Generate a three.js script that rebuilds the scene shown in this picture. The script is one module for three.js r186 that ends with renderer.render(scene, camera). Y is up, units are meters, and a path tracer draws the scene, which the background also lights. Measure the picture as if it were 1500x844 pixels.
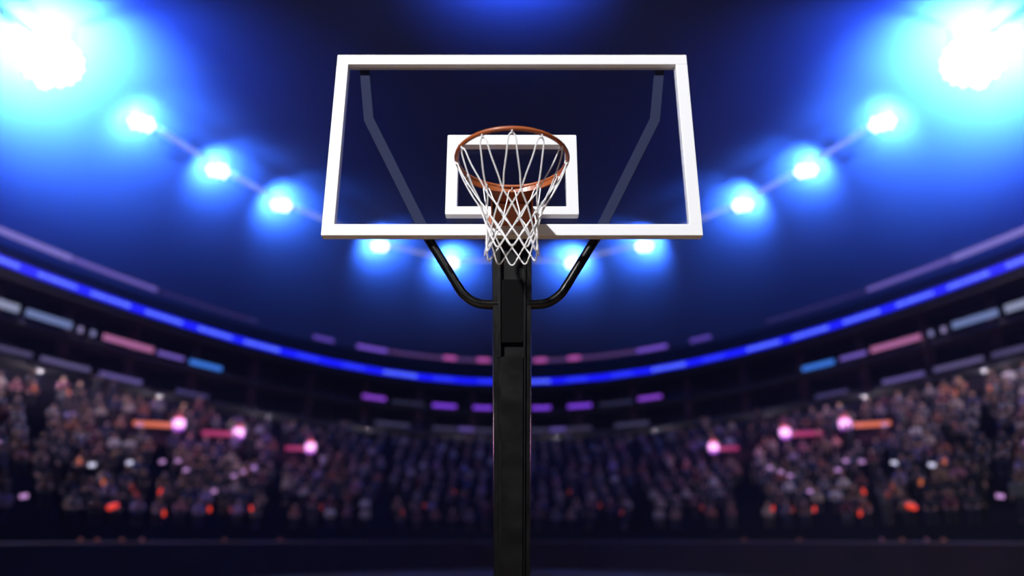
import * as THREE from 'three';
import { RoundedBoxGeometry } from 'three/addons/geometries/RoundedBoxGeometry.js';
import { mergeGeometries, mergeVertices } from 'three/addons/utils/BufferGeometryUtils.js';
import { MarchingCubes } from 'three/addons/objects/MarchingCubes.js';
import { RectAreaLightUniformsLib } from 'three/addons/lights/RectAreaLightUniformsLib.js';

// ---------------------------------------------------------------- camera, light, exposure
const EYE = 1.5;                                   // eye height above the court
const scene = new THREE.Scene();
scene.background = new THREE.Color(0x000000);
const camera = new THREE.PerspectiveCamera(43.27, 1500 / 844, 0.1, 400);
camera.position.set(0, EYE, 0);
camera.rotation.x = THREE.MathUtils.degToRad(19.08);
camera.focus = 3.36;
camera.userData.fStop = 0.6;
scene.add(camera);
const renderer = new THREE.WebGLRenderer({ antialias: true });
renderer.toneMapping = THREE.LinearToneMapping;
renderer.toneMappingExposure = 1.0;
renderer.shadowMap.enabled = true;
RectAreaLightUniformsLib.init();
// stage smoke hanging under the roof
const HAZE = 0.0008;
scene.fog = new THREE.FogExp2(new THREE.Color().setRGB(0.02, 0.024, 0.08), HAZE);
// light of the fixtures (candela), used where the fixtures are built below
const LIGHT = { bulbs: 6, wide: 5200, core: 14500, down: 1500, bank: 1500, crown: 5000, key: 1850, fill: 100, aisle: 9, suite: 20 };

// ---------------------------------------------------------------- helpers
let seedState = 20240611;
function rnd() { seedState = (seedState * 1664525 + 1013904223) >>> 0; return seedState / 4294967296; }
const taken = new Map();
function numbered(name) {
  const n = taken.get(name) ?? 0; taken.set(name, n + 1);
  return n ? `${name}_${String(n).padStart(3, '0')}` : name;
}
function describe(o, label, category, group) {
  o.userData.label = label; o.userData.category = category;
  if (group) o.userData.group = group;
  return o;
}
function thing(name, label, category, [x, y, z] = [0, 0, 0], turn = 0, group) {
  const o = new THREE.Group(); o.name = numbered(name); o.position.set(x, y, z); o.rotation.y = turn;
  describe(o, label, category, group); scene.add(o); return o;
}
function part(name, geometry, material, parent, label) {
  const o = new THREE.Mesh(geometry, material); o.name = name; o.castShadow = o.receiveShadow = true;
  if (label) o.userData.label = label;
  parent.add(o); return o;
}
function structure(name, geometry, material, label, category) {
  const o = new THREE.Mesh(geometry, material); o.name = name; o.castShadow = o.receiveShadow = true;
  o.userData.kind = 'structure'; describe(o, label, category); scene.add(o); return o;
}
function merge(list) { return mergeGeometries(list.map((g) => (g.index ? g.toNonIndexed() : g))); }
function box(w, h, d, x = 0, y = 0, z = 0, r = 0) {
  const g = r ? new RoundedBoxGeometry(w, h, d, 3, r) : new THREE.BoxGeometry(w, h, d);
  g.translate(x, y, z); return g;
}
function tube(points, radius, n = 24, sides = 8, tension) {
  const c = new THREE.CatmullRomCurve3(points.map((p) => (p.isVector3 ? p : new THREE.Vector3(...p))), false, tension === undefined ? 'centripetal' : 'catmullrom', tension);
  return new THREE.TubeGeometry(c, n, radius, sides, false);
}
function rod(a, b, r, sides = 8) {
  const A = new THREE.Vector3(...a), B = new THREE.Vector3(...b), d = B.clone().sub(A);
  const g = new THREE.CylinderGeometry(r, r, d.length(), sides);
  g.applyQuaternion(new THREE.Quaternion().setFromUnitVectors(new THREE.Vector3(0, 1, 0), d.clone().normalize()));
  g.translate((A.x + B.x) / 2, (A.y + B.y) / 2, (A.z + B.z) / 2); return g;
}
// value noise, tiled
function noiseTexture(size, cells, lo, hi, octaves = 4, color = false) {
  const data = new Uint8Array(size * size * 4), tables = [];
  for (let o = 0; o < octaves; o++) { const n = cells << o; tables.push([n, Float32Array.from({ length: n * n }, () => rnd())]); }
  const s = (t) => t * t * (3 - 2 * t);
  for (let y = 0; y < size; y++) for (let x = 0; x < size; x++) {
    let v = 0, w = 0;
    tables.forEach(([n, t], o) => {
      const u = x / size * n, q = y / size * n, i = Math.floor(u), j = Math.floor(q), fx = s(u - i), fy = s(q - j), a = 1 / (1 << o);
      const g = (p, r) => t[((r % n) * n) + (p % n)];
      v += a * ((g(i, j) * (1 - fx) + g(i + 1, j) * fx) * (1 - fy) + (g(i, j + 1) * (1 - fx) + g(i + 1, j + 1) * fx) * fy); w += a;
    });
    const k = Math.round(255 * (lo + (hi - lo) * v / w)), p = (y * size + x) * 4;
    data[p] = data[p + 1] = data[p + 2] = k; data[p + 3] = 255;
  }
  const t = new THREE.DataTexture(data, size, size); t.wrapS = t.wrapT = THREE.RepeatWrapping; t.magFilter = THREE.LinearFilter;
  if (color) t.colorSpace = THREE.SRGBColorSpace;
  t.needsUpdate = true; return t;
}
const grain = noiseTexture(256, 16, 0.35, 0.75), patches = noiseTexture(256, 6, 0.72, 1.0, 5, true), fine = noiseTexture(256, 48, 0.2, 0.8, 3);
const lin = (r, g, b) => new THREE.Color().setRGB(r, g, b);
function mat(color, roughness, extra = {}) { return new THREE.MeshStandardMaterial({ color, roughness, metalness: 0, ...extra }); }
function glow(r, g, b, strength = 1) {
  return new THREE.MeshStandardMaterial({ color: lin(0.02, 0.02, 0.02), roughness: 0.6, emissive: lin(r, g, b), emissiveIntensity: strength });
}
const M = {
  frame: new THREE.MeshPhysicalMaterial({ color: lin(0.86, 0.87, 0.9), roughness: 0.42, roughnessMap: null, clearcoat: 0.25, clearcoatRoughness: 0.3 }),
  glass: new THREE.MeshPhysicalMaterial({ color: lin(0.78, 0.8, 0.84), roughness: 0.02, transmission: 1, thickness: 0, ior: 1.5 }),
  bar: new THREE.MeshPhysicalMaterial({ color: lin(0.042, 0.05, 0.11), roughness: 0.75, specularIntensity: 0.3 }),
  black: new THREE.MeshPhysicalMaterial({ color: lin(0.0028, 0.0027, 0.0026), roughness: 0.6, specularIntensity: 0.35, clearcoat: 0.45, clearcoatRoughness: 0.22, roughnessMap: grain, bumpMap: fine, bumpScale: 0.0003 }),
  blackPanel: new THREE.MeshPhysicalMaterial({ color: lin(0.002, 0.002, 0.002), roughness: 0.7, specularIntensity: 0.12, bumpMap: fine, bumpScale: 0.0006 }),
  rim: new THREE.MeshPhysicalMaterial({ color: lin(0.4, 0.095, 0.022), roughness: 0.45, clearcoat: 0.3, clearcoatRoughness: 0.25 }),
  cord: mat(lin(0.9, 0.9, 0.92), 0.9),
  bolt: mat(lin(0.05, 0.07, 0.1), 0.35, { metalness: 0.8 }),
  roof: new THREE.MeshPhysicalMaterial({ color: lin(0.13, 0.13, 0.135), roughness: 1, specularIntensity: 0.05, bumpMap: grain, bumpScale: 0.01, side: THREE.DoubleSide }),
  concrete: new THREE.MeshPhysicalMaterial({ color: lin(0.022, 0.02, 0.022), roughness: 1, specularIntensity: 0.3, map: patches, side: THREE.DoubleSide }),
  suite: mat(lin(0.012, 0.011, 0.014), 0.9, { side: THREE.DoubleSide }),
  suiteGlass: mat(lin(0.006, 0.006, 0.01), 0.25),
  column: mat(lin(0.05, 0.02, 0.025), 0.9),
  podium: mat(lin(0.003, 0.003, 0.003), 1.0, { side: THREE.DoubleSide }),
  hoarding: mat(lin(0.028, 0.013, 0.011), 0.9, { map: patches, side: THREE.DoubleSide }),
  apron: mat(lin(0.006, 0.004, 0.004), 1.0, { map: patches }),
  court: mat(lin(0.42, 0.25, 0.12), 0.5, { map: patches }),
  truss: mat(lin(0.7, 0.7, 0.72), 0.6),
  housing: mat(lin(0.03, 0.03, 0.035), 0.5),
};

// ---------------------------------------------------------------- arena plan: rings seen from the court (azimuth 0 = -z)
const D2R = Math.PI / 180;
function radius(a, b, az) {
  const s = Math.sin(az), c = Math.cos(az), bb = c >= 0 ? b : b * 0.62;
  return 1 / Math.sqrt((s / a) ** 2 + (c / bb) ** 2);
}
function onRing(a, b, azDeg, y) { const az = azDeg * D2R, r = radius(a, b, az); return new THREE.Vector3(r * Math.sin(az), y, -r * Math.cos(az)); }
// loft through rings [a, b, y], closed round the arena
function bowl(rings, segments = 180, from = -180, to = 180, close = false) {
  const pos = [], uv = [], idx = [], list = close ? [...rings, rings[0]] : rings, n = list.length;
  let v = 0;
  list.forEach(([a, b, y], k) => {
    if (k) v += Math.hypot(b - list[k - 1][1], y - list[k - 1][2]);
    for (let i = 0; i <= segments; i++) {
      const p = onRing(a, b, from + (to - from) * i / segments, y); pos.push(p.x, p.y, p.z); uv.push(i / segments * 40, v / 6);
    }
  });
  const w = segments + 1;
  for (let k = 0; k < n - 1; k++) for (let i = 0; i < segments; i++) { const p = k * w + i; idx.push(p, p + 1, p + w, p + 1, p + w + 1, p + w); }
  const g = new THREE.BufferGeometry();
  g.setAttribute('position', new THREE.Float32BufferAttribute(pos, 3)); g.setAttribute('uv', new THREE.Float32BufferAttribute(uv, 2)); g.setIndex(idx);
  return g;
}
function flat(g) { const q = g.toNonIndexed(); q.computeVertexNormals(); return q; }
function smooth(g) { g.computeVertexNormals(); return g; }

// ---------------------------------------------------------------- the setting
{
  // court and dark surround
  const apron = new THREE.BoxGeometry(110, 0.3, 170, 1, 1, 1); apron.translate(0, -0.17, -10);
  apron.attributes.uv.array.forEach((v, i, a) => { a[i] = v * 30; });
  structure('floor', apron, M.apron, 'dark arena floor running to the foot of the stands', 'floor');
  const court = new THREE.BoxGeometry(15, 0.02, 28); court.translate(0, 0, 9.4);
  structure('trim_1', court, M.court, 'pale wooden playing court in front of the hoop', 'court');

  // roof: one smooth vault from the back of the upper deck to the crown
  const prof = [[38.5, 74.5, 18.4], [36.5, 72, 20.6], [33, 68.5, 24.0], [28.5, 63.7, 27.7], [22.5, 55, 31.2], [13, 38, 34.6], [5, 17, 36.4], [0.05, 0.1, 36.9]];
  const curve = new THREE.CatmullRomCurve3(prof.map((p) => new THREE.Vector3(...p)));
  const pts = curve.getPoints(48).map((p) => [Math.max(p.x, 0.02), Math.max(p.y, 0.04), p.z]);
  const shell = [...pts, ...pts.slice().reverse().map(([a, b, y]) => [a + 0.5, b + 0.5, y + 0.5])];
  structure('ceiling', smooth(bowl(shell, 180)), M.roof, 'deep blue vaulted arena roof washed by floodlights', 'ceiling');

  // upper deck: stepped terraces behind the light ribbon
  const up = [[30.6, 63.8, 14.0]];
  for (let k = 0; k < 9; k++) { const t = k / 9, a = 30.8 + 7.9 * t, b = 64 + 10.7 * t, y = 14.0 + k * 0.58; up.push([a, b, y], [a + 0.86, b + 1.17, y]); }
  up.push([38.8, 74.9, 20.4], [39.6, 75.6, 20.4], [39.6, 75.6, 13.6], [30.6, 63.8, 13.6]);
  structure('floor_upper_deck', flat(bowl(up, 144)), M.concrete, 'dark stepped terraces of the upper deck', 'terrace');

  // the stack of suites between the lower bowl and the ribbon
  const wall = structure('wall_suites', flat(bowl([[32.4, 66.4, 8.9], [32.4, 66.4, 14.0], [32.9, 66.9, 14.0], [32.9, 66.9, 8.9]], 144, -180, 180, true)), M.suite, 'dark back wall of the suite levels', 'wall');
  for (const y of [10.1, 12.05, 14.15]) {
    const slab = flat(bowl([[29.9, 63.1, y - 0.28], [29.9, 63.1, y], [32.5, 66.5, y], [32.5, 66.5, y - 0.28]], 144, -180, 180, true));
    part('balcony_slab', slab, M.suite, wall);
  }
  const colG = box(0.5, 4.2, 0.5, 0, 0, 0, 0.06), paneG = box(3.0, 1.35, 0.06);
  for (let az = -42; az <= 42.1; az += 4.2) {
    const p = onRing(30.9, 64.3, az + 1.1, 11.95), c = part('column', colG, M.column, wall); c.position.copy(p); c.rotation.y = -(az + 1.1) * D2R;
    for (const y of [11.0, 12.95]) { const q = onRing(32.2, 66.1, az + 3.2, y), w = part('suite_pane', paneG, M.suiteGlass, wall); w.position.copy(q); w.rotation.y = -(az + 3.2) * D2R; }
  }
}
// lower bowl: rows of terraces
const ROWS = 11, rowA = (k) => 21 + 8.2 * k / ROWS, rowB = (k) => 45 + 16.6 * k / ROWS, rowY = (k) => 2.0 + 0.61 * k;
{
  const low = [[20.85, 44.7, 0], [20.85, 44.7, 1.95], [21, 45, 1.95]];
  const podium = bowl([[20.55, 44.35, 0], [20.55, 44.35, 2.05], [20.8, 44.65, 2.05], [20.8, 44.65, 0]], 144, -180, 180, true);
  structure('wall_podium', flat(podium), M.podium, 'black draped wall at the foot of the lower stand', 'wall');
  for (let k = 0; k < ROWS; k++) low.push([rowA(k), rowB(k), rowY(k)], [rowA(k + 0.6), rowB(k + 0.6), rowY(k)], [rowA(k + 0.6), rowB(k + 0.6), rowY(k) + 0.4], [rowA(k + 1), rowB(k + 1), rowY(k) + 0.4]);
  low.push([29.4, 61.9, 9.3], [32.8, 66.8, 9.3], [32.8, 66.8, 0], [20.85, 44.7, 0]);
  structure('floor_lower_bowl', flat(bowl(low, 160)), M.concrete, 'dark stepped terraces of the lower stand', 'terrace');
  // low boards round the floor
  const ring = structure('wall_hoarding', flat(bowl([[18.4, 41.6, 0], [18.4, 41.6, 1.36], [18.6, 41.9, 1.42], [18.9, 42.2, 1.36], [18.9, 42.2, 0]], 144)), M.hoarding, 'low dark brown perimeter boards round the arena floor', 'hoarding');
  ring.userData.kind = 'structure';
}

// ---------------------------------------------------------------- basketball hoop
const ZB = -3.198;
{
  const hoop = thing('basketball_hoop', 'basketball hoop with clear backboard, orange rim and white net on black post', 'basketball hoop', [0, 0, ZB]);
  const Y = (v) => v + EYE;
  // post: tapered, with set back flanges
  const sec = [[-0.98, -0.02], [-0.94, 0], [-0.72, 0], [-0.68, 0.012], [-0.57, 0.012], [-0.55, 0.022], [0.55, 0.022], [0.57, 0.012], [0.68, 0.012], [0.72, 0], [0.94, 0], [0.98, -0.02], [1, -0.04], [1, -0.18], [0.95, -0.2], [-0.95, -0.2], [-1, -0.18], [-1, -0.04]];
  const levels = [[0.02, 0.068], [1.354, 0.0775], [Y(0.1), 0.0805], [Y(0.786), 0.0905]];
  const upper = [[Y(0.786), 0.0905], [Y(1.17), 0.0965], [Y(1.425), 0.1]];
  function postLoft(lv, front) {
    const pos = [], idx = [], n = sec.length, uv = [];
    lv.forEach(([y, hw]) => sec.forEach(([x, z], i) => { pos.push(x * hw, y, -0.055 + (z > 0.015 ? front : z)); uv.push(i / n, y); }));
    for (let k = 0; k < lv.length - 1; k++) for (let i = 0; i < n; i++) { const a = k * n + i, b = k * n + (i + 1) % n; idx.push(a, b, a + n, b, b + n, a + n); }
    const cap = (row, flip) => { for (let i = 1; i < n - 1; i++) flip ? idx.push(row * n, row * n + i + 1, row * n + i) : idx.push(row * n, row * n + i, row * n + i + 1); };
    cap(0, true); cap(lv.length - 1, false);
    const g = new THREE.BufferGeometry(); g.setAttribute('position', new THREE.Float32BufferAttribute(pos, 3)); g.setAttribute('uv', new THREE.Float32BufferAttribute(uv, 2)); g.setIndex(idx);
    return flat(g);
  }
  const post = part('post', merge([postLoft(levels, 0.022), postLoft(upper, -0.02)]), M.black, hoop, 'black tapered steel post');
  const cover = new THREE.ExtrudeGeometry((() => {
    const s = new THREE.Shape(), w = 0.053, y0 = Y(0.86), y1 = Y(1.165);
    s.moveTo(-w + 0.008, y0); s.lineTo(w - 0.008, y0); s.lineTo(w, y0 + 0.012); s.lineTo(w - 0.003, y1 - 0.012); s.lineTo(w - 0.01, y1); s.lineTo(-w + 0.01, y1); s.lineTo(-w + 0.003, y1 - 0.012); s.lineTo(-w, y0 + 0.012); s.closePath(); return s;
  })(), { depth: 0.02, bevelEnabled: true, bevelSize: 0.004, bevelThickness: 0.006, bevelSegments: 2 });
  cover.translate(0, 0, -0.078);
  part('access_panel', cover, M.blackPanel, post, 'matt black panel let into the post');
  part('base_plate', box(0.42, 0.02, 0.42, 0, 0.02, -0.15, 0.006), M.black, post);
  for (const [x, z] of [[-1, -1], [-1, 1], [1, -1], [1, 1]]) { const b = new THREE.CylinderGeometry(0.016, 0.016, 0.025, 6); b.translate(x * 0.17, 0.035, -0.15 + z * 0.17); part('anchor_bolt', b, M.bolt, post); }

  // backboard: four bars, glass, inner target
  const board = new THREE.Group(); board.name = 'backboard'; hoop.add(board);
  const W = 0.9145, y0 = Y(1.372), y1 = Y(2.401), t = 0.0605, dp = 0.05;
  part('frame_bar', box(W * 2, t, dp, 0, y1 - t / 2, -dp / 2, 0.004), M.frame, board);
  part('frame_bar', box(W * 2, t, dp, 0, y0 + t / 2, -dp / 2, 0.004), M.frame, board);
  for (const s of [-1, 1]) part('frame_bar', box(t, y1 - y0 - 2 * t + 0.004, dp - 0.001, s * (W - t / 2), (y0 + y1) / 2, -dp / 2, 0.003), M.frame, board);
  const pane = new THREE.PlaneGeometry(2 * (W - t) + 0.02, y1 - y0 - 2 * t + 0.02); pane.translate(0, (y0 + y1) / 2, -0.028);
  part('glass_pane', pane, M.glass, board, 'clear tinted glass pane');
  const sq = new THREE.Shape(), sw = 0.3215, s0 = Y(1.472), s1 = Y(1.909), st = 0.0565, rr = 0.008;
  sq.moveTo(-sw + rr, s0); sq.lineTo(sw - rr, s0); sq.quadraticCurveTo(sw, s0, sw, s0 + rr); sq.lineTo(sw, s1 - rr); sq.quadraticCurveTo(sw, s1, sw - rr, s1); sq.lineTo(-sw + rr, s1); sq.quadraticCurveTo(-sw, s1, -sw, s1 - rr); sq.lineTo(-sw, s0 + rr); sq.quadraticCurveTo(-sw, s0, -sw + rr, s0);
  const hole = new THREE.Path(); hole.moveTo(-sw + st, s0 + st * 0.78); hole.lineTo(-sw + st, s1 - st); hole.lineTo(sw - st, s1 - st); hole.lineTo(sw - st, s0 + st * 0.78); hole.closePath(); sq.holes.push(hole);
  const sg = new THREE.ExtrudeGeometry(sq, { depth: 0.042, bevelEnabled: true, bevelThickness: 0.003, bevelSize: 0.003, bevelSegments: 2, bevelOffset: -0.003 }); sg.translate(0, 0, -0.024);
  part('target_square', sg, M.frame, board, 'raised white rectangle behind the rim');

  // braces: flat bar behind the glass, black tube below the board
  for (const s of [-1, 1]) {
    const path = [[-0.415, 1.40], [-0.402, 1.377], [-0.32, 1.242], [-0.262, 1.146], [-0.236, 1.107], [-0.206, 1.079], [-0.168, 1.058], [-0.125, 1.05], [-0.06, 1.05]].map(([x, y]) => [-s * x, Y(y), -0.075]);
    const brace = part('brace', tube(path, 0.0225, 64, 14), M.black, hoop, 'bent black steel tube');
    const c = [[-0.784, 2.375], [-0.738, 2.046], [-0.449, 1.464], [-0.402, 1.38]].map(([x, y]) => new THREE.Vector2(-s * x, Y(y))), hw = 0.0225;
    const L = [], R = [];
    c.forEach((p, i) => {
      const d = new THREE.Vector2().subVectors(c[Math.min(i + 1, 3)], c[Math.max(i - 1, 0)]).normalize(), n = new THREE.Vector2(-d.y, d.x);
      const m = i === 1 ? 1.03 : 1; L.push(p.clone().addScaledVector(n, hw * m)); R.push(p.clone().addScaledVector(n, -hw * m));
    });
    const sh = new THREE.Shape([...L, ...R.reverse()]);
    const g = new THREE.ExtrudeGeometry(sh, { depth: 0.014, bevelEnabled: true, bevelThickness: 0.003, bevelSize: 0.003, bevelSegments: 2 }); g.translate(0, 0, -0.07);
    part('flat_bar', g, M.bar, brace, 'blue grey flat bar behind the glass');
  }
  // rim
  const RY = Y(1.52), RZ = 0.468, RR = 0.235, tilt = 2 * D2R;
  const rim = new THREE.Group(); rim.name = 'rim'; rim.position.set(0, RY, RZ); rim.rotation.x = -tilt; hoop.add(rim);
  const tor = new THREE.TorusGeometry(RR, 0.0092, 14, 96); tor.rotateX(Math.PI / 2);
  part('ring', tor, M.rim, rim, 'orange steel ring');
  // strip welded under the rear half of the ring
  const strip = []; { const n = 40, h = 0.022, th = 0.005;
    const pos = [], idx = [];
    for (let i = 0; i <= n; i++) { const a = Math.PI * (1.03 + 0.94 * i / n), e = Math.min(1, Math.min(i, n - i) / 8), hh = 0.008 + h * e;
      for (const [r, y] of [[RR - th, -0.004], [RR + th, -0.004], [RR + th, -hh], [RR - th, -hh]]) pos.push(r * Math.cos(a), y, r * Math.sin(a)); }
    for (let i = 0; i < n; i++) for (let k = 0; k < 4; k++) { const a = i * 4 + k, b = i * 4 + (k + 1) % 4; idx.push(a, a + 4, b, b, a + 4, b + 4); }
    idx.push(0, 1, 2, 0, 2, 3, n * 4, n * 4 + 2, n * 4 + 1, n * 4, n * 4 + 3, n * 4 + 2);
    const g = new THREE.BufferGeometry(); g.setAttribute('position', new THREE.Float32BufferAttribute(pos, 3)); g.setAttribute('uv', new THREE.Float32BufferAttribute(new Float32Array(pos.length / 3 * 2), 2)); g.setIndex(idx); strip.push(flat(g)); }
  part('support_strip', merge(strip), M.rim, rim);
  const hookG = new THREE.TorusGeometry(0.008, 0.0025, 6, 14);
  for (let k = 0; k < 12; k++) { const a = k * 30 * D2R, h = part('net_hook', hookG, M.cord, rim); h.position.set(RR * 0.985 * Math.sin(a), -0.014, RR * 0.985 * Math.cos(a)); h.rotation.y = a + Math.PI / 2; }
  // bracket
  const bracket = new THREE.Group(); bracket.name = 'rim_bracket'; hoop.add(bracket);
  part('back_plate', box(0.185, 0.185, 0.012, 0, Y(1.512), 0.008, 0.003), M.rim, bracket);
  part('top_plate', box(0.2, 0.01, 0.25, 0, RY - 0.012, 0.125, 0.003), M.rim, bracket);
  for (const s of [-1, 1]) {
    const gs = new THREE.Shape([[0.01, Y(1.42)], [0.05, Y(1.43)], [0.25, RY - 0.05], [0.25, RY - 0.014], [0.01, RY - 0.014]].map(([x, y]) => new THREE.Vector2(x, y)));
    const g = new THREE.ExtrudeGeometry(gs, { depth: 0.007, bevelEnabled: false }); g.rotateY(-Math.PI / 2); g.translate(s * 0.094 + 0.0035, 0, 0);
    part('gusset', g, M.rim, bracket);
    const foot = box(0.028, 0.06, 0.016, s * 0.103, Y(1.452), 0.012, 0.003); part('foot_tab', foot, M.rim, bracket);
    for (const y of [1.485, 1.585]) { const b = new THREE.CylinderGeometry(0.016, 0.016, 0.016, 6); b.rotateX(Math.PI / 2); b.translate(s * 0.05, Y(y), 0.021); part('bolt', b, M.bolt, bracket, 'dark hexagonal bolt'); }
  }
  const apronPlate = new THREE.Shape([[-0.09, 0], [0.09, 0], [0.075, 0.1], [-0.075, 0.1]].map(([x, y]) => new THREE.Vector2(x, y)));
  const ap = new THREE.ExtrudeGeometry(apronPlate, { depth: 0.008, bevelEnabled: true, bevelSize: 0.002, bevelThickness: 0.002, bevelSegments: 1 }); ap.rotateX(0.75); ap.translate(0, Y(1.425), 0.022);
  part('sloping_plate', ap, M.rim, bracket);

  // net: twelve hooks, twenty-four cords that cross in diamonds and meet in loops
  const net = new THREE.Group(); net.name = 'net'; net.position.set(0, 0, RZ); hoop.add(net);
  const rows = [[0.233, 1.505, 0], [0.23, 1.494, 0.1], [0.205, 1.432, 0.2], [0.17, 1.365, 0.36], [0.14, 1.315, 0.5], [0.118, 1.26, 1], [0.107, 1.208, 1.5], [0.102, 1.16, 2], [0.105, 1.12, 2.5], [0.108, 1.098, 2.72], [0.11, 1.084, 2.9], [0.11, 1.082, 3]];
  for (let k = 0; k < 12; k++) for (const s of [-1, 1]) {
    const p = rows.map(([r, y, d], i) => {
      const a = (k + s * d) * 30 * D2R, rr2 = r + (i > 3 && i < 9 ? s * 0.0018 : 0);
      const ty = i < 5 ? Math.sin(tilt) * r * Math.cos(a) * (1 - i / 5) : 0;
      return new THREE.Vector3(rr2 * Math.sin(a), Y(y) + ty, rr2 * Math.cos(a));
    });
    part('cord', tube(p, 0.0031, 60, 6), M.cord, net);
  }
}

// ---------------------------------------------------------------- floodlights under the roof
const globeMat = glow(1, 1, 1, 2.6), globeG = new THREE.SphereGeometry(0.168, 16, 12);
const ROOFY = (az, a, b) => 0;
function point(parent, [x, y, z], color, cd, size = 0.16) {
  const l = new THREE.PointLight(color, cd, 0, 2); l.position.set(x, y, z); l.castShadow = true; l.shadow.radius = size / 0.02; parent.add(l); return l;
}
function uplight(parent, [x, y, z], aim, cd, angle, size, color = deepBlue) {       // washes the roof behind the fixture
  const l = new THREE.SpotLight(color, cd, 0, angle, 1, 2); l.position.set(x, y, z); l.target.position.set(x + aim[0], y + aim[1], z + aim[2]); l.castShadow = true; l.shadow.radius = size / 0.02; parent.add(l, l.target);
  const d = new THREE.Vector3(...aim).normalize(), q = new THREE.Quaternion().setFromUnitVectors(new THREE.Vector3(0, 1, 0), d), lens = new THREE.CylinderGeometry(size, size * 0.8, 0.05, 18);
  lens.applyQuaternion(q); lens.translate(x - d.x * 0.04, y - d.y * 0.04, z - d.z * 0.04);
  part('wash_lamp', lens, new THREE.MeshStandardMaterial({ color: lin(0.02, 0.02, 0.02), roughness: 0.4, emissive: color, emissiveIntensity: 3 }), parent, 'coloured wash lamp turned to the roof');
  return l;
}
// gels of the wash lamps
const deepBlue = lin(0.022, 0.085, 1), iceBlue = lin(0.044, 0.195, 1), skyBlue = lin(0.035, 0.15, 1);
function lampBank(az, label, cd) {
  const p = onRing(28.4, 63.7, az, 25.5), g = thing('floodlight_bar', label, 'floodlight', [p.x, p.y, p.z], -az * D2R, 'floodlight bars on the roof ring');
  for (const y of [0.33, 0, -0.33]) part('rail', rod([-1, y, -0.27], [1, y, -0.27], 0.04), M.housing, g);
  for (const x of [-1, 1]) part('hanger', rod([x * 0.9, -0.3, -0.3], [x * 0.9, 2.2, -0.6], 0.03), M.housing, g);
  for (const [n, y] of [[3, 0.33], [4, 0], [3, -0.33]]) for (let k = 0; k < n; k++) {
    const b = part('bulb', globeG, globeMat, g, 'glowing white bulb'); b.position.set((k - (n - 1) / 2) * 0.4, y, 0);
    const c = new THREE.CylinderGeometry(0.05, 0.07, 0.1, 10); c.rotateX(Math.PI / 2); c.translate(0, 0, -0.19); part('socket', c, M.housing, b);
  }
  uplight(g, [0, 0.05, -0.42], [0, 0.6, -0.8], cd, 1.33, 0.12, skyBlue); point(g, [0.2, 0, 0], lin(0.3, 0.48, 1), LIGHT.bulbs, 0.14); return g;
}
const banks = [[30.34, 'next up the ring from the large lamp cluster'], [24.41, 'second along the ring from the large lamp cluster'], [19.29, 'just outside the backboard edge'], [11.12, 'under the lower edge of the backboard'], [5.17, 'half hidden behind the bent brace of the hoop']];
for (const [az, where] of banks) for (const s of [-1, 1]) lampBank(s * az, `floodlight bulbs in a row ${where}`, LIGHT.bank);
for (const az of [46]) for (const s of [-1, 1]) lampBank(s * az, 'row of white floodlight bulbs on the roof ring beside the court', LIGHT.bank);
function cluster(pos, turn, label, group, lamps) {
  const g = thing('floodlight_cluster', label, 'floodlight', pos, turn, group), step = 0.43;
  for (let r = 1; r <= 3; r++) { const t = new THREE.TorusGeometry(step * r, 0.035, 8, 40); t.translate(0, 0, -0.22); part('ring_frame', t, M.housing, g); }
  for (const q of [rod([-1.3, 0, -0.22], [1.3, 0, -0.22], 0.035), rod([0, -1.3, -0.22], [0, 1.3, -0.22], 0.035)]) part('cross_bar', q, M.housing, g);
  for (const x of [-0.8, 0.8]) part('hanger', rod([x, 0.8, -0.25], [x, 3.6, -2.4], 0.035), M.housing, g);
  for (let r = 0; r <= 3; r++) for (let k = 0; k < Math.max(1, r * 6); k++) { const a = k * 2 * Math.PI / Math.max(1, r * 6), b = part('bulb', globeG, globeMat, g, 'glowing white bulb'); b.position.set(step * r * Math.cos(a), step * r * Math.sin(a), 0); }
  for (const [at, aim, cd, angle, color] of lamps) uplight(g, at, aim, cd, angle, 0.2, color);
  point(g, [0, 0, 0], lin(0.3, 0.48, 1), LIGHT.bulbs * 2.5, 0.14);
  return g;
}
for (const s of [-1, 1]) {
  const p = onRing(28.4, 63.7, s * 37.08, 24).multiplyScalar(0.93); p.y += EYE;
  cluster(p.toArray(), -s * 37.08 * D2R, 'large round floodlight cluster glaring at the end of the lamp row', 'large round floodlight clusters',
    [[[0, 0, -0.45], [0, 0.58, -0.81], LIGHT.wide, 1.36, deepBlue], [[0, 0, -0.5], [0, 0.57, -0.82], LIGHT.core, 0.95, iceBlue], [[0, -1.8, 0.4], [0, -1, -0.2], LIGHT.down, 1.15, lin(1, 0.78, 0.98)]]);
}
cluster([0, 32.0, -31.5], 0, 'round floodlight cluster under the crown of the roof', undefined, [[[0, 0, -0.5], [0, 0.97, -0.25], LIGHT.crown, 1.3, deepBlue]]);

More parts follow.
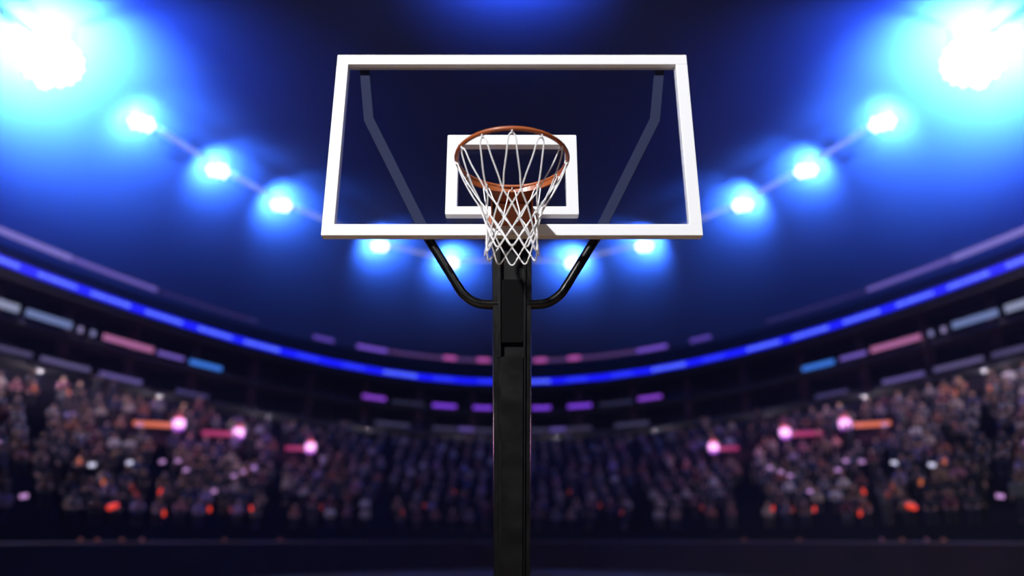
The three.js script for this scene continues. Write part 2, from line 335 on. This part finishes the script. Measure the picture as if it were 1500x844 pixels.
// truss pieces between the lamps
{
  const stripMat = glow(0.42, 0.48, 0.75);
  const stops = [-46, -37.08, -30.34, -24.41, -19.29, -11.12, -5.17, 5.17, 11.12, 19.29, 24.41, 30.34, 37.08, 46];
  for (let i = 0; i < stops.length - 1; i++) {
    const A = onRing(28.6, 63.9, stops[i], 25.95), B = onRing(28.6, 63.9, stops[i + 1], 25.95), d = B.clone().sub(A), len = d.length() - 0.06;
    if (Math.abs(stops[i] + stops[i + 1]) > 67 && Math.abs(stops[i] + stops[i + 1]) < 68) continue;      // the lamp glare hangs free here
    const big = Math.abs(stops[i]) === 37.08 || Math.abs(stops[i + 1]) === 37.08;
    const g = thing('roof_truss', big ? 'pale steel truss running up to the large lamp cluster' : `pale steel truss of the roof ring, ${['centre span behind the hoop', 'first span beside the centre one', 'second span from the centre', 'third span from the centre', 'fourth span from the centre', 'fifth span from the centre', 'outer span'][Math.min(6, Math.abs(i - 7))]}`, 'truss', A.clone().add(B).multiplyScalar(0.5).toArray(), Math.atan2(-d.z, d.x), big ? 'trusses beside the large clusters' : 'roof ring trusses');
    for (const [y, z] of [[0.16, 0], [-0.12, 0.16], [-0.12, -0.16]]) part('chord', rod([-len / 2, y, z], [len / 2, y, z], 0.03), M.truss, g);
    part('strip_lamp', rod([-len / 2, -0.16, 0.16], [len / 2, -0.16, 0.16], 0.07), stripMat, g, 'faint glowing strip along the truss');
    const n = Math.max(4, Math.round(len / 0.9));
    for (let k = 0; k < n; k++) { const x0 = -len / 2 + len * k / n, x1 = x0 + len / n; part('diagonal', rod([x0, k % 2 ? 0.16 : -0.12, k % 2 ? 0 : 0.16], [x1, k % 2 ? -0.12 : 0.16, k % 2 ? 0.16 : 0], 0.018, 5), M.truss, g); }
  }
}

// court lights behind the camera
function spot(pos, at, cd, angle, size, label) {
  const g = thing('court_floodlight', label, 'floodlight', pos);
  const d = new THREE.Vector3(...at).sub(new THREE.Vector3(...pos)).normalize();
  const q = new THREE.Quaternion().setFromUnitVectors(new THREE.Vector3(0, 0, 1), d);
  const can = new THREE.LatheGeometry([[0.02, -0.5], [0.2, -0.48], [0.3, -0.3], [0.42, 0], [0.42, 0.1], [0.38, 0.1], [0.36, 0]].map(([x, y]) => new THREE.Vector2(x, y)), 28); can.rotateX(Math.PI / 2); can.applyQuaternion(q);
  part('can', can, M.housing, g);
  const lens = new THREE.CylinderGeometry(0.36, 0.36, 0.02, 28); lens.rotateX(Math.PI / 2); lens.translate(0, 0, 0.02); lens.applyQuaternion(q); part('lamp_lens', lens, glow(1, 0.98, 0.95, 20), g, 'glowing lens');
  part('hanger', rod([0, 0.2, 0], [0, 34 - pos[1], 0], 0.03), M.housing, g);
  const l = new THREE.SpotLight(lin(0.98, 0.985, 1), cd, 0, angle, 0.5, 2); l.position.copy(d.clone().multiplyScalar(0.16)); l.target.position.copy(d.clone().multiplyScalar(5)); l.castShadow = true; l.shadow.radius = size / 0.02; g.add(l, l.target);
}
spot([-8.5, 13.5, 12.5], [0, 3.2, ZB], LIGHT.key, 0.42, 0.36, 'round court floodlight hung over the left of the court');
spot([9, 18, 14], [0, 0, 3], LIGHT.fill, 0.6, 0.36, 'round court floodlight hung over the right of the court');

// ---------------------------------------------------------------- displays and lit strips on the decks
function arcStrip(a, b, az0, az1, y, h, depth, n = 6) {
  return flat(bowl([[a, b, y - h / 2], [a, b, y + h / 2], [a + depth, b + depth, y + h / 2], [a + depth, b + depth, y - h / 2]], n, az0, az1, true));
}
{
  const pic = (seed) => {
    const c = document.createElement('canvas'); c.width = 256; c.height = 32; const x = c.getContext('2d');
    x.fillStyle = '#1414ff'; x.fillRect(0, 0, 256, 32);
    let u = 34 + seed * 7;
    x.fillStyle = '#6680ff';
    while (u < 222) { const w = 14 + ((seed * 37 + u * 13) % 31); x.fillRect(u, 9, Math.min(w, 226 - u), 14); u += w + 5; }
    const t = new THREE.CanvasTexture(c); t.colorSpace = THREE.SRGBColorSpace; return t;
  };
  const plain = (() => { const c = document.createElement('canvas'); c.width = 256; c.height = 32; const x = c.getContext('2d'); x.fillStyle = '#1212ff'; x.fillRect(0, 0, 256, 32); x.fillStyle = '#3a4dff'; x.fillRect(60, 12, 120, 9); const t = new THREE.CanvasTexture(c); t.colorSpace = THREE.SRGBColorSpace; return t; })();
  const screen = (t) => new THREE.MeshStandardMaterial({ color: lin(0.01, 0.01, 0.02), roughness: 0.5, emissive: lin(1, 1, 1), emissiveMap: t, emissiveIntensity: 1.25 });
  const mats = [0, 1, 2].map((s) => screen(pic(s))), plainM = screen(plain);
  const step = 3.55, ordinal = ['first', 'second', 'third', 'fourth', 'fifth', 'sixth', 'seventh', 'eighth', 'ninth', 'tenth', 'eleventh', 'twelfth'], nth = (k) => ordinal[k < 0 ? -k - 1 : k];
  for (let k = -12; k < 12; k++) {
    const a0 = k * step, a1 = a0 + step, mid = (a0 + a1) / 2;
    const A = onRing(29.75, 62.9, a0, 14.52), B = onRing(29.75, 62.9, a1, 14.52), len = A.distanceTo(B), d = B.clone().sub(A);
    const far = Math.abs(mid) < 17;
    const g = thing('ribbon_display', far ? `almost plain bright blue ribbon display, ${nth(k)} panel from the black post` : `blue ribbon display with pale blue dashes, ${nth(k)} panel from the black post`, 'display', A.clone().add(B).multiplyScalar(0.5).toArray(), Math.atan2(-d.z, d.x), far ? 'plain blue ribbon displays' : 'dashed blue ribbon displays');
    part('cabinet', box(len, 0.52, 0.14, 0, 0, -0.08), M.housing, g);
    const s = new THREE.PlaneGeometry(len, 0.44); s.translate(0, 0, 0.0); part('screen', s, far && k % 3 ? plainM : mats[(k + 12) % 3], g, 'glowing blue screen');
  }
}
{
  const strip = (name, label, category, group, a, b, az0, az1, y, h, m) => {
    for (const s of [-1, 1]) {
      const mid = onRing(a, b, s * (az0 + az1) / 2, y), g = arcStrip(a, b, Math.min(s * az0, s * az1), Math.max(s * az0, s * az1), y, h, 0.12); g.translate(-mid.x, -mid.y, -mid.z);
      const o = new THREE.Mesh(g, m); o.name = numbered(name); o.position.copy(mid); o.castShadow = o.receiveShadow = true; describe(o, label, category, group); scene.add(o);
    }
  };
  const A = 29.7, B = 62.8;
  // middle suite level
  const third = [
    ['lit_fascia_sign', 'pale white lit sign panel at the outer end of the suite fascia', 35.4, 38.2, 12.42, 0.36, [0.300, 0.340, 0.500]],
    ['lit_fascia_sign', 'long pale blue lit sign panel on the suite fascia', 32.2, 35.0, 12.4, 0.33, [0.170, 0.240, 0.500]],
    ['fascia_lamp', 'small round white lamp beside the pale blue fascia sign', 31.5, 31.8, 12.33, 0.28, [0.320, 0.260, 0.500]],
    ['fascia_lamp', 'small round white lamp beside the pink fascia sign', 30.7, 31.0, 12.33, 0.28, [0.250, 0.240, 0.500]],
    ['lit_fascia_sign', 'pink lit sign panel on the suite fascia', 26.9, 30.2, 12.33, 0.30, [0.550, 0.170, 0.400]],
    ['lit_fascia_sign', 'short violet lit sign panel on the suite fascia', 24.8, 26.6, 12.28, 0.20, [0.220, 0.130, 0.650]],
    ['lit_fascia_sign', 'bright azure lit sign panel on the suite fascia', 22.15, 24.4, 12.24, 0.28, [0.050, 0.250, 1.000]],
    ['lit_fascia_sign', 'purple lit sign at the far bend of the suite fascia', 9.9, 11.7, 12.3, 0.28, [0.340, 0.070, 0.850]],
    ['lit_fascia_sign', 'purple lit sign next to the one beside the black post', 4.4, 6.25, 12.22, 0.28, [0.300, 0.070, 1.100]],
    ['lit_fascia_sign', 'purple lit sign right beside the black post', 1.55, 3.05, 12.22, 0.28, [0.300, 0.070, 1.100]],
    ['lit_fascia_sign', 'faint grey lit strip between two purple fascia signs', 6.9, 9.4, 12.2, 0.20, [0.030, 0.030, 0.060]],
  ];
  for (const [n, l, a0, a1, y, h, c] of third) strip(n, l, n === 'fascia_lamp' ? 'lamp' : 'sign', l, A, B, a0, a1, y, h, glow(...c, 0.75));
  const fourth = [
    ['dim lavender strip lamp at the outer end of the lower suite rail', 34.1, 36.6, 10.32, 0.22, [0.06, 0.05, 0.13]],
    ['long lavender strip lamp on the lower suite rail', 30.6, 33.6, 10.3, 0.22, [0.11, 0.09, 0.22]],
    ['violet strip lamp on the lower suite rail under the pink sign', 27.3, 30.0, 10.26, 0.22, [0.12, 0.09, 0.32]],
    ['dim violet strip lamp on the lower suite rail under the azure sign', 22.8, 25.0, 10.24, 0.2, [0.05, 0.04, 0.14]],
    ['faint grey strip lamp at the far bend of the lower suite rail', 8.0, 10.6, 10.34, 0.25, [0.05, 0.045, 0.1]],
    ['dim grey strip lamp on the lower suite rail beside the black post', 4.3, 6.2, 10.32, 0.22, [0.05, 0.04, 0.09]],
    ['dim grey strip lamp next to the post on the lower suite rail', 1.4, 2.95, 10.32, 0.22, [0.05, 0.04, 0.09]],
    ['short violet strip lamp on the lower suite rail under the purple signs', 3.0, 4.2, 10.33, 0.26, [0.14, 0.09, 0.4]],
  ];
  for (const [l, a0, a1, y, h, c] of fourth) strip('rail_strip_lamp', l, 'lamp', l, A, B, a0, a1, y, h, glow(...c, 0.8));
  // top rail of the upper deck
  const rail = [
    ['pale lavender lit rail at the outer end of the upper deck', 33, 40, 0.34, [0.2, 0.16, 0.5]],
    ['lavender lit rail piece of the upper deck above the pink sign', 27.3, 32.9, 0.28, [0.13, 0.09, 0.36]],
    ['dim violet lit rail piece of the upper deck above the azure sign', 20, 27.1, 0.2, [0.025, 0.015, 0.07]],
    ['violet lit rail piece at the bend of the upper deck', 14.2, 15.8, 0.3, [0.1, 0.05, 0.4]],
    ['bright violet lit rail piece of the upper deck under the backboard corner', 10.0, 12.4, 0.3, [0.19, 0.08, 0.62]],
    ['dull mauve lit rail piece of the far upper deck', 0.9, 9.9, 0.26, [0.085, 0.035, 0.13]],
  ];
  for (const [l, a0, a1, h, c] of rail) strip('deck_rail_lamp', l, 'lamp', l, 34, 69, a0, a1, 17.85, h, glow(...c));
  for (const [az, l] of [[5.0, 'small pink rail lamp on the far upper deck'], [2.3, 'small rose rail lamp on the far upper deck near the black post']]) strip('rail_marker_lamp', l, 'lamp', l, 33.9, 68.8, az - 0.5, az + 0.5, 17.87, 0.34, glow(0.5, 0.09, 0.4));
}

// ---------------------------------------------------------------- lamps in the lower stand
function rowAt(azDeg, elDeg, lift) {             // the row on which something lifted above the tread is seen at that elevation
  let best = 0, err = 9;
  for (let k = 0; k <= ROWS - 0.5; k += 0.25) { const r = radius(rowA(k), rowB(k), azDeg * D2R), e = Math.abs(Math.atan2(rowY(k) + lift - EYE, r) / D2R - elDeg); if (e < err) { err = e; best = k; } }
  return best;
}
const lampSpots = [];
const pinkG = box(0.62, 0.42, 0.34, 0, 0, 0, 0.05);
for (const [az, el, barLen, barCol, where] of [[24.5, 7.75, 1.9, [0.75, 0.16, 0.07], 'with a long orange bar'], [20.42, 7.35, 1.7, [0.42, 0.03, 0.13], 'with a rose bar between two others'], [15.26, 6.5, 1.2, [0.36, 0.025, 0.12], 'with a short rose bar beside the centre block']]) for (const s of [-1, 1]) {
  const k = rowAt(az, el, 1.05), p = onRing(rowA(k), rowB(k), s * az, rowY(Math.floor(k)));
  const h = Math.tan(el * D2R) * Math.hypot(p.x, p.z) + EYE - p.y; lampSpots.push([s * az, k, (barLen + 0.8) / Math.hypot(p.x, p.z) / D2R]);
  const g = thing('aisle_lamp', `glowing pink white aisle lamp box ${where}`, 'lamp', p.toArray(), -s * az * D2R, `aisle lamps ${where}`);
  part('stand', rod([0, 0, 0], [0, h - 0.2, 0], 0.05), M.housing, g);
  const b = part('lamp_box', pinkG, glow(0.95, 0.45, 1.0, 1.35), g, 'glowing pink white box'); b.position.y = h;
  part('lamp_cap', box(0.42, 0.14, 0.26, 0, h + 0.28, 0, 0.03), glow(0.9, 0.13, 0.16), g, 'glowing red cap');
  part('tip_lamp', rod([0, h + 0.34, 0], [0, h + 0.62, 0], 0.06), glow(0.4, 0.06, 0.09), g, 'small red tip');
  part('violet_lamp', box(0.5, 0.16, 0.26, 0, h - 0.3, 0, 0.03), glow(0.3, 0.05, 0.7), g, 'violet lower lamp');
  const bar = part('bar_lamp', box(barLen, 0.26, 0.12, s * (barLen / 2 + 0.35), h - 0.12, 0, 0.04), glow(...barCol), g, 'glowing bar');
  point(g, [0, h, 0.45], lin(1, 0.3, 0.75), LIGHT.aisle, 0.2);
}
// lamps under the suite balcony that light the upper rows
for (const az of [3.5, 11, 18.5, 26, 33.5, 41]) for (const s of [-1, 1]) {
  const p = onRing(29.6, 62.7, s * az, 9.72), g = thing('balcony_downlight', 'small downlight under the balcony above the back row', 'lamp', p.toArray(), -s * az * D2R, 'downlights under the balcony');
  part('can', new THREE.CylinderGeometry(0.12, 0.14, 0.2, 14), M.housing, g);
  const l = part('bulb', new THREE.SphereGeometry(0.07, 12, 8), glow(0.3, 0.25, 0.4), g); l.position.y = -0.12;
  point(g, [0, -0.13, 0], lin(1, 0.86, 0.95), LIGHT.suite, 0.06);
}

// ---------------------------------------------------------------- spectators
function sdfMesh(fn, c, half, res) {
  const mc = new MarchingCubes(res, new THREE.MeshBasicMaterial(), false, false, 20000);
  mc.isolation = 0;
  for (let z = 0; z < res; z++) for (let y = 0; y < res; y++) for (let x = 0; x < res; x++) {
    mc.field[x + y * res + z * res * res] = -fn(c[0] + half * (x - res / 2) / (res / 2), c[1] + half * (y - res / 2) / (res / 2), c[2] + half * (z - res / 2) / (res / 2));
  }
  mc.update();
  const n = mc.count, g = new THREE.BufferGeometry(), p = new Float32Array(n * 3);
  for (let i = 0; i < n * 3; i++) p[i] = mc.positionArray[i] * half + c[i % 3];
  g.setAttribute('position', new THREE.BufferAttribute(p, 3));
  const w = mergeVertices(g, 1e-4); w.computeVertexNormals();
  w.setAttribute('uv', new THREE.Float32BufferAttribute(new Float32Array(w.attributes.position.count * 2), 2));
  return w;
}
function capsule(a, b, ra, rb) {
  const ba = [b[0] - a[0], b[1] - a[1], b[2] - a[2]], l2 = ba[0] ** 2 + ba[1] ** 2 + ba[2] ** 2 || 1e-9;
  return (x, y, z) => { const px = x - a[0], py = y - a[1], pz = z - a[2], t = Math.min(1, Math.max(0, (px * ba[0] + py * ba[1] + pz * ba[2]) / l2)); return Math.hypot(px - ba[0] * t, py - ba[1] * t, pz - ba[2] * t) - (ra + (rb - ra) * t); };
}
function union(list, k = 0.03) { return (x, y, z) => { let d = 9; for (const f of list) { const e = f(x, y, z), h = Math.max(k - Math.abs(d - e), 0) / k; d = Math.min(d, e) - h * h * k * 0.25; } return d; }; }
// the figure faces +z; y = 0 is the tread it sits or stands on
function figure(pose) {
  const sit = pose !== 'standing' && pose !== 'cheering', hip = sit ? 0.09 : 0.9, lean = pose === 'leaning' ? 0.16 : 0.02;
  const chest = hip + 0.36, neck = hip + 0.52, head = hip + 0.68, nz = lean;
  const torso = [capsule([-0.07, hip, 0], [0.07, hip, 0], 0.13, 0.13), capsule([0, hip + 0.05, 0], [0, chest, lean * 0.7], 0.135, 0.15), capsule([-0.13, chest + 0.04, lean * 0.75], [0.13, chest + 0.04, lean * 0.75], 0.085, 0.085)];
  const arms = [], fore = [], legs = [], shoes = [];
  for (const s of [-1, 1]) {
    const sh = [s * 0.19, chest + 0.05, lean * 0.8];
    let el, ha;
    if (pose === 'cheering') { el = [s * 0.27, chest + 0.2, lean + 0.1]; ha = [s * 0.2, chest + 0.47, lean + 0.14]; }
    else if (pose === 'clapping') { el = [s * 0.23, chest - 0.17, lean + 0.16]; ha = [s * 0.04, chest - 0.02, lean + 0.33]; }
    else if (pose === 'standing') { el = [s * 0.23, chest - 0.22, lean + 0.02]; ha = [s * 0.26, chest - 0.46, lean + 0.1]; }
    else { el = [s * 0.23, chest - 0.2, lean + 0.1]; ha = [s * 0.14, hip + 0.12, 0.36]; }
    arms.push(capsule(sh, el, 0.06, 0.05)); fore.push(capsule(el, ha, 0.046, 0.036));
    const tip = [ha[0] - s * 0.01, ha[1] + (pose === 'cheering' ? 0.1 : -0.01), ha[2] + (pose === 'cheering' ? 0.02 : 0.09)];
    fore.push(capsule(ha, tip, 0.036, 0.026));
    const knee = sit ? [s * 0.13, hip + 0.02, 0.44] : [s * 0.1, 0.48, 0.03], ank = sit ? [s * 0.13, -0.37, 0.46] : [s * 0.1, 0.08, 0];
    legs.push(capsule([s * 0.09, hip, 0.02], knee, 0.09, 0.062), capsule(knee, ank, 0.062, 0.042));
    shoes.push(capsule([ank[0], ank[1] - 0.03, ank[2] - 0.03], [ank[0], ank[1] - 0.04, ank[2] + 0.15], 0.05, 0.045));
  }
  const headF = [capsule([0, head, nz], [0, head - 0.06, nz + 0.025], 0.1, 0.075), capsule([0, head - 0.02, nz + 0.09], [0, head - 0.045, nz + 0.112], 0.014, 0.018), capsule([-0.098, head - 0.03, nz], [-0.098, head - 0.05, nz], 0.018, 0.015), capsule([0.098, head - 0.03, nz], [0.098, head - 0.05, nz], 0.018, 0.015)];
  const neckF = [capsule([0, chest + 0.06, lean * 0.85], [0, neck + 0.05, nz], 0.06, 0.055)];
  const cy = sit ? 0.3 : 0.85, half = sit ? 0.72 : 0.95, res = sit ? 40 : 44;
  const body = sdfMesh(union([...torso, ...arms, ...fore, ...legs, ...shoes, ...neckF, ...headF]), [0, cy, 0.12], half, res);
  const off = (f, d) => (x, y, z) => f(x, y, z) - d;
  const shirt = sdfMesh((x, y, z) => Math.max(off(union([...torso, ...arms]), 0.02)(x, y, z), hip - 0.02 - y), [0, cy + 0.1, 0.06], half * 0.75, Math.round(res * 0.8));
  const trousers = sdfMesh((x, y, z) => Math.max(off(union([torso[0], ...legs]), 0.018)(x, y, z), y - hip - 0.1), [0, cy - 0.15, 0.15], half, res);
  const hairCut = (x, y, z) => Math.max(Math.hypot(x, y - head - 0.012, z - nz + 0.012) - 0.118, (z - nz) * 0.9 - (y - head) * 0.75 - 0.015);
  const hair = sdfMesh(hairCut, [0, head, nz], 0.16, 20);
  return { pose, body, shirt, trousers, hair };
}
const figures = ['sitting', 'leaning', 'clapping', 'cheering', 'standing'].map(figure);
const shirts = [['cream', 0.3, 0.26, 0.22], ['maroon', 0.09, 0.02, 0.025], ['charcoal', 0.03, 0.03, 0.035], ['brown', 0.08, 0.045, 0.03], ['lavender', 0.2, 0.16, 0.3], ['tan', 0.19, 0.12, 0.075], ['black', 0.012, 0.012, 0.013], ['grey', 0.12, 0.12, 0.13], ['rust', 0.19, 0.06, 0.03], ['navy', 0.02, 0.025, 0.07], ['rose', 0.22, 0.08, 0.11], ['white', 0.45, 0.44, 0.46]];
const weights = [2, 3, 4, 4, 2, 3, 5, 3, 2, 3, 1, 1];
const shirtM = shirts.map(([, r, g, b]) => mat(lin(r, g, b), 0.9)), skinM = [[0.45, 0.27, 0.19], [0.28, 0.15, 0.1], [0.1, 0.05, 0.035]].map((c) => mat(lin(...c), 0.6)), hairM = [[0.012, 0.01, 0.009], [0.06, 0.03, 0.015], [0.2, 0.12, 0.05]].map((c) => mat(lin(...c), 0.6)), legM = [[0.015, 0.018, 0.03], [0.02, 0.02, 0.02], [0.06, 0.05, 0.04]].map((c) => mat(lin(...c), 0.9));
const hairNames = ['black', 'brown', 'fair'];
function pick(w) { let t = rnd() * w.reduce((a, b) => a + b, 0); for (let i = 0; i < w.length; i++) if ((t -= w[i]) < 0) return i; return 0; }
const spots = [];
for (let k = 0; k < ROWS; k++) {
  const arc = 82 * D2R * (rowA(k) + rowB(k)) / 2 * 0.9, n = Math.round(arc / 0.66);
  for (let i = 0; i < n; i++) {
    const az = -41 + 82 * (i + 0.5 + (rnd() - 0.5) * 0.12) / n;
    if (rnd() < 0.06) continue;
    let aisle = false; for (const a of [9.5, 17.5, 25.5, 33]) if (Math.abs(Math.abs(az) - a) < 0.36) aisle = true;
    if (aisle) continue;
    if (lampSpots.some(([a, kk, w]) => Math.abs(az) > Math.abs(a) - 0.75 && Math.abs(az) < Math.abs(a) + w && az * a > 0 && Math.abs(k - kk) < 1.1)) continue;
    const f = pick([5, 3, 3, 0.8, 0.8]), standing = f >= 3, at = k + (standing ? 0.33 : 0.78), p = onRing(rowA(at), rowB(at), az, rowY(k) + (standing ? 0.01 : 0.42));
    spots.push({ p, az, k, f, standing, turn: -az * D2R + (rnd() - 0.5) * 0.3, s: 0.92 + rnd() * 0.1, shirt: pick(weights), skin: pick([4, 3, 2]), hair: pick([5, 4, 2]), leg: pick([3, 3, 1]), d: Math.hypot(p.x, p.z) });
  }
}
{
  const visible = spots.filter((s) => Math.abs(s.az) < 37.5 && Math.abs(s.az) > 2.2).sort((a, b) => a.d - b.d);
  const single = new Set(visible.slice(0, 300));
  for (const s of single) {
    const F = figures[s.f], hair = hairNames[s.hair], verb = { sitting: 'sitting', leaning: 'leaning', clapping: 'clapping', cheering: 'cheering', standing: 'standing' }[F.pose];
    const g = thing('person', `${verb} spectator in ${shirts[s.shirt][0]} top with ${hair} hair, ${['front', 'second', 'third', 'fourth', 'fifth', 'sixth', 'seventh', 'eighth', 'ninth', 'tenth', 'eleventh'][s.k]} row of the lower stand`, 'person', s.p.toArray(), s.turn, 'spectators in the lower stand');
    g.scale.setScalar(s.s);
    const body = part('body', F.body, skinM[s.skin], g); part('shirt', F.shirt, shirtM[s.shirt], g); part('trousers', F.trousers, legM[s.leg], g); part('hair', F.hair, hairM[s.hair], g);
  }
  const rest = spots.filter((s) => !single.has(s));
  const crowd = new THREE.Group(); crowd.name = 'seated_crowd'; crowd.userData.kind = 'stuff'; describe(crowd, 'dense crowd filling the farther rows of the lower stand', 'crowd'); scene.add(crowd);
  figures.forEach((F, fi) => {
    const mine = rest.filter((s) => s.f === fi), m4 = new THREE.Matrix4(), q = new THREE.Quaternion();
    const layers = [['bodies', F.body, skinM[1], (s) => skinM[s.skin].color], ['shirts', F.shirt, shirtM[0], (s) => shirtM[s.shirt].color], ['trousers', F.trousers, legM[0], (s) => legM[s.leg].color], ['hair', F.hair, hairM[0], (s) => hairM[s.hair].color]];
    for (const [name, g, , colour] of layers) {
      const im = new THREE.InstancedMesh(g, mat(lin(1, 1, 1), 0.85), mine.length); im.name = `crowd_${name}`; im.userData.kind = 'stuff'; im.castShadow = im.receiveShadow = true;
      mine.forEach((s, i) => { q.setFromAxisAngle(new THREE.Vector3(0, 1, 0), s.turn); m4.compose(s.p, q, new THREE.Vector3(s.s, s.s, s.s)); im.setMatrixAt(i, m4); im.setColorAt(i, colour(s)); });
      crowd.add(im);
    }
  });
}
// ---------------------------------------------------------------- small lights held up in the crowd
{
  const stickG = new THREE.CapsuleGeometry(0.06, 0.13, 4, 10), phoneG = box(0.24, 0.14, 0.03, 0, 0, 0, 0.01);
  const redM = glow(0.85, 0.05, 0.02, 1.1), redDim = glow(0.2, 0.02, 0.012), orangeM = glow(0.6, 0.14, 0.05), whiteM = glow(0.75, 0.72, 1.0, 1.2), pinkM = glow(0.6, 0.3, 0.7);
  const sticks = [[27.79, 2.07, redM, 'large red'], [25.03, 3.11, redM, 'tilted red'], [24.61, 1.68, redM, 'low red'], [21.73, 1.99, redM, 'red'], [18.97, 2.07, redM, 'red'], [26.84, 3.33, redDim, 'dim red'], [26.48, 2.89, redDim, 'dim red'], [20.3, 2.0, redDim, 'dim red'], [28.6, 3.6, orangeM, 'orange'], [30.2, 4.9, orangeM, 'orange'], [33.6, 9.4, orangeM, 'orange'], [31.6, 9.3, orangeM, 'orange'], [14.1, 2.2, redDim, 'dim red'], [8.2, 1.9, redDim, 'dim red'], [6.6, 2.4, redDim, 'dim red'], [4.4, 3.4, redDim, 'dim red']];
  const phones = [[27.21, 4.94, whiteM, 'bright white'], [29.43, 4.7, whiteM, 'bright white'], [23.6, 4.6, pinkM, 'pinkish'], [24.2, 5.2, pinkM, 'pinkish'], [25.2, 5.1, pinkM, 'pinkish'], [21.6, 3.2, pinkM, 'pinkish'], [19.8, 4.6, pinkM, 'pinkish'], [20.4, 4.3, pinkM, 'pinkish'], [32.9, 2.59, pinkM, 'pinkish'], [19.1, 4.9, pinkM, 'pinkish'], [27.0, 7.5, pinkM, 'pinkish'], [35.0, 5.8, pinkM, 'pinkish']];
  const put = (list, geo, name, noun, cat) => { for (const [az, el, m, look] of list) for (const s of [-1, 1]) {
    const k = Math.floor(rowAt(az, el, 0.95)), p = onRing(rowA(k - 0.15), rowB(k - 0.15), s * az, 0), r = Math.hypot(p.x, p.z);
    const o = new THREE.Mesh(geo, m); o.name = numbered(name); o.position.set(p.x, EYE + r * Math.tan(el * D2R), p.z); o.rotation.set(0, -s * az * D2R, s * (look === 'tilted red' ? 0.3 : look === 'large red' ? 1.2 : -0.2)); if (look === 'large red') o.scale.setScalar(1.7);
    o.castShadow = o.receiveShadow = true; describe(o, `${look} ${noun} held up in the crowd`, cat, `${look} ${noun}s in the crowd`); scene.add(o);
  } };
  put(sticks, stickG, 'light_stick', 'light stick', 'light stick'); put(phones, phoneG, 'phone_light', 'phone screen', 'phone');
  const amber = glow(0.09, 0.025, 0.01), mk = new THREE.SphereGeometry(0.07, 10, 8);
  for (const az of [29.3, 28.33, 26.9, 25.7, 20.5, 16.8]) for (const s of [-1, 1]) {
    const p = onRing(18.65, 41.9, s * az, 1.47), o = new THREE.Mesh(mk, amber); o.name = numbered('marker_lamp'); o.position.copy(p); describe(o, 'tiny amber marker lamp on top of the perimeter boards', 'lamp', 'amber marker lamps on the boards'); scene.add(o);
  }
}
renderer.render(scene, camera);
